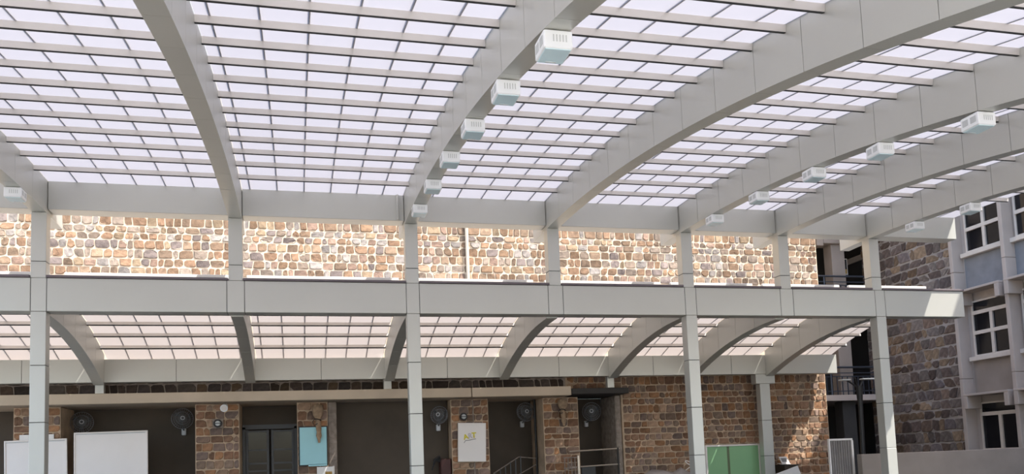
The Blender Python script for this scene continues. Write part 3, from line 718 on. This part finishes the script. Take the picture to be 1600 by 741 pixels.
for k in range(5): mb.tube([(3.72, 5.7, 1.7), (3.66-.03*k, 5.66, 1.82-.02*k), (3.52-.015*k, 5.62, 1.74-.07*k)], [.05, .04, .015], 6)
mb.build('bag', M['black'], t)
t = thing('handrail', (8.1, 5.45, 0), 'two bar steel handrail with post across the dark right opening', 'handrail')
MB().bbox(7.50, 7.56, 5.38, 5.44, 0, 1.72, .006).build('post', M['steel'], t)
MB().bbox(8.70, 8.75, 5.42, 5.47, 0, 1.9, .006).build('post', M['dark'], t)
for z in (1.84, 1.40): MB().tube([(7.3, 5.45, z-.01), (8.78, 5.45, z+.03)], .022, 8).build('rail', M['steel'], t)
g = MB().box(7.1, 7.52, 5.40, 5.43, 1.65, 1.68).box(7.1, 7.52, 5.40, 5.43, 1.36, 1.39).box(7.1, 7.52, 5.40, 5.43, .2, .23).build('gate_frame', M['rough'], t)
for k in range(4): MB().box(7.12+k*.1, 7.14+k*.1, 5.405, 5.425, .0, 1.66).build('baluster', M['rough'], t)
t = thing('grey_chair', (8.15, 6.2, 0), 'dark plastic chair behind the handrail in the opening', 'chair')
MB().bbox(7.95, 8.4, 6.05, 6.45, .43, .47, .01).build('seat', M['fan'], t)
MB().bbox(7.95, 8.4, 6.42, 6.47, .8, 1.42, .02).bbox(8.0, 8.04, 6.42, 6.46, .47, .8, .005).bbox(8.31, 8.35, 6.42, 6.46, .47, .8, .005).build('backrest', M['fan'], t)
for x in (7.98, 8.37):
    for y in (6.08, 6.42): MB().tube([(x, y, .43), (x, y, 0)], .018, 6).build('leg', M['fan'], t)

# draped mound with mirror, newspaper on cabinet, leaning white sheet
t = thing('covered_motorcycle', (9.7, 4.3, 0), 'vehicle under a grey tarpaulin before the brown stone wall', 'vehicle')
mb = MB(); prof = [(8.95, 1.12), (9.2, 1.26), (9.6, 1.23), (9.85, 1.16), (10.05, 1.29), (10.3, 1.16), (10.55, 1.1)]
vs = []; fs = []; rows_ = [(-.35, 0, 1), (-.28, .55, 1), (-.16, .92, 1), (0, 1, 1), (.16, .92, 1), (.28, .55, 1), (.35, 0, 1)]
for x, h in prof:
    for dy, f_, _ in rows_: vs.append((x + .03*math.sin(9*dy+x*7), 4.3+dy, h*f_ + (.03*math.sin(x*11+dy*20) if 0 < f_ < 1 else 0)))
nr = len(rows_)
for i in range(len(prof)-1):
    for j in range(nr-1): fs.append((i*nr+j, i*nr+nr+j, i*nr+nr+j+1, i*nr+j+1))
fs += [tuple(range(nr)), tuple(reversed(range((len(prof)-1)*nr, len(prof)*nr)))]
mb.add(vs, fs).build('tarpaulin', M['tarp'], t, smooth=True)
mb = MB(); pts = []
for k in range(15):
    a = 2*PI*k/14; pts.append((10.3+.17*math.cos(a)+.0, 4.1, 1.36-.09*math.cos(a)+.045*math.sin(a)))
mb.tube(pts, .013, 6, False); mb.tube([(10.3, 4.1, 1.31), (10.2, 4.25, 1.2)], .012, 6); mb.build('mirror', M['alu'], t)
t = thing('low_cabinet', (13.92, 5.3, 0), 'dark low cabinet against the wall right of the rear column', 'cabinet')
MB().bbox(13.7, 14.15, 5.0, 5.53, 0, 1.19, .01).build('body', M['brown'], t); MB().bbox(13.68, 14.17, 4.98, 5.54, 1.19, 1.22, .005).build('top', M['dark'], t)
t = thing('newspaper', (13.9, 5.25, 1.22), 'folded newspaper standing on the dark low cabinet', 'newspaper')
mb = MB(); Vv = []
mx = Matrix.Translation((13.9, 5.25, 1.225)) @ Matrix.Rotation(.9, 4, 'X')
MB().box(-.13, .13, -.0, .28, 0, .02, 0, mx).build('front_sheet', M['paperw'], t)
MB().box(-.09, .08, .08, .22, .02, .024, 0, mx).build('printed_picture', M['grey'], t)
mx2 = Matrix.Translation((13.9, 5.255, 1.225)) @ Matrix.Rotation(.12, 4, 'X')
MB().box(-.14, .16, .0, .24, 0, .015, 0, mx2).build('folded_sheet', M['paperw'], t)
mx = Matrix.Translation((13.6, 4.2, 0)) @ Matrix.Rotation(-.28, 4, 'Y') @ Matrix.Rotation(-.12, 4, 'X')
o = MB().bbox(-.42, .42, -.012, .012, .12, 1.13, .006, mx).build('leaning_sheet', M['paperw']); tag(o, 'white sheet of board tilted in front of the sunlit wall patch', 'sheet')
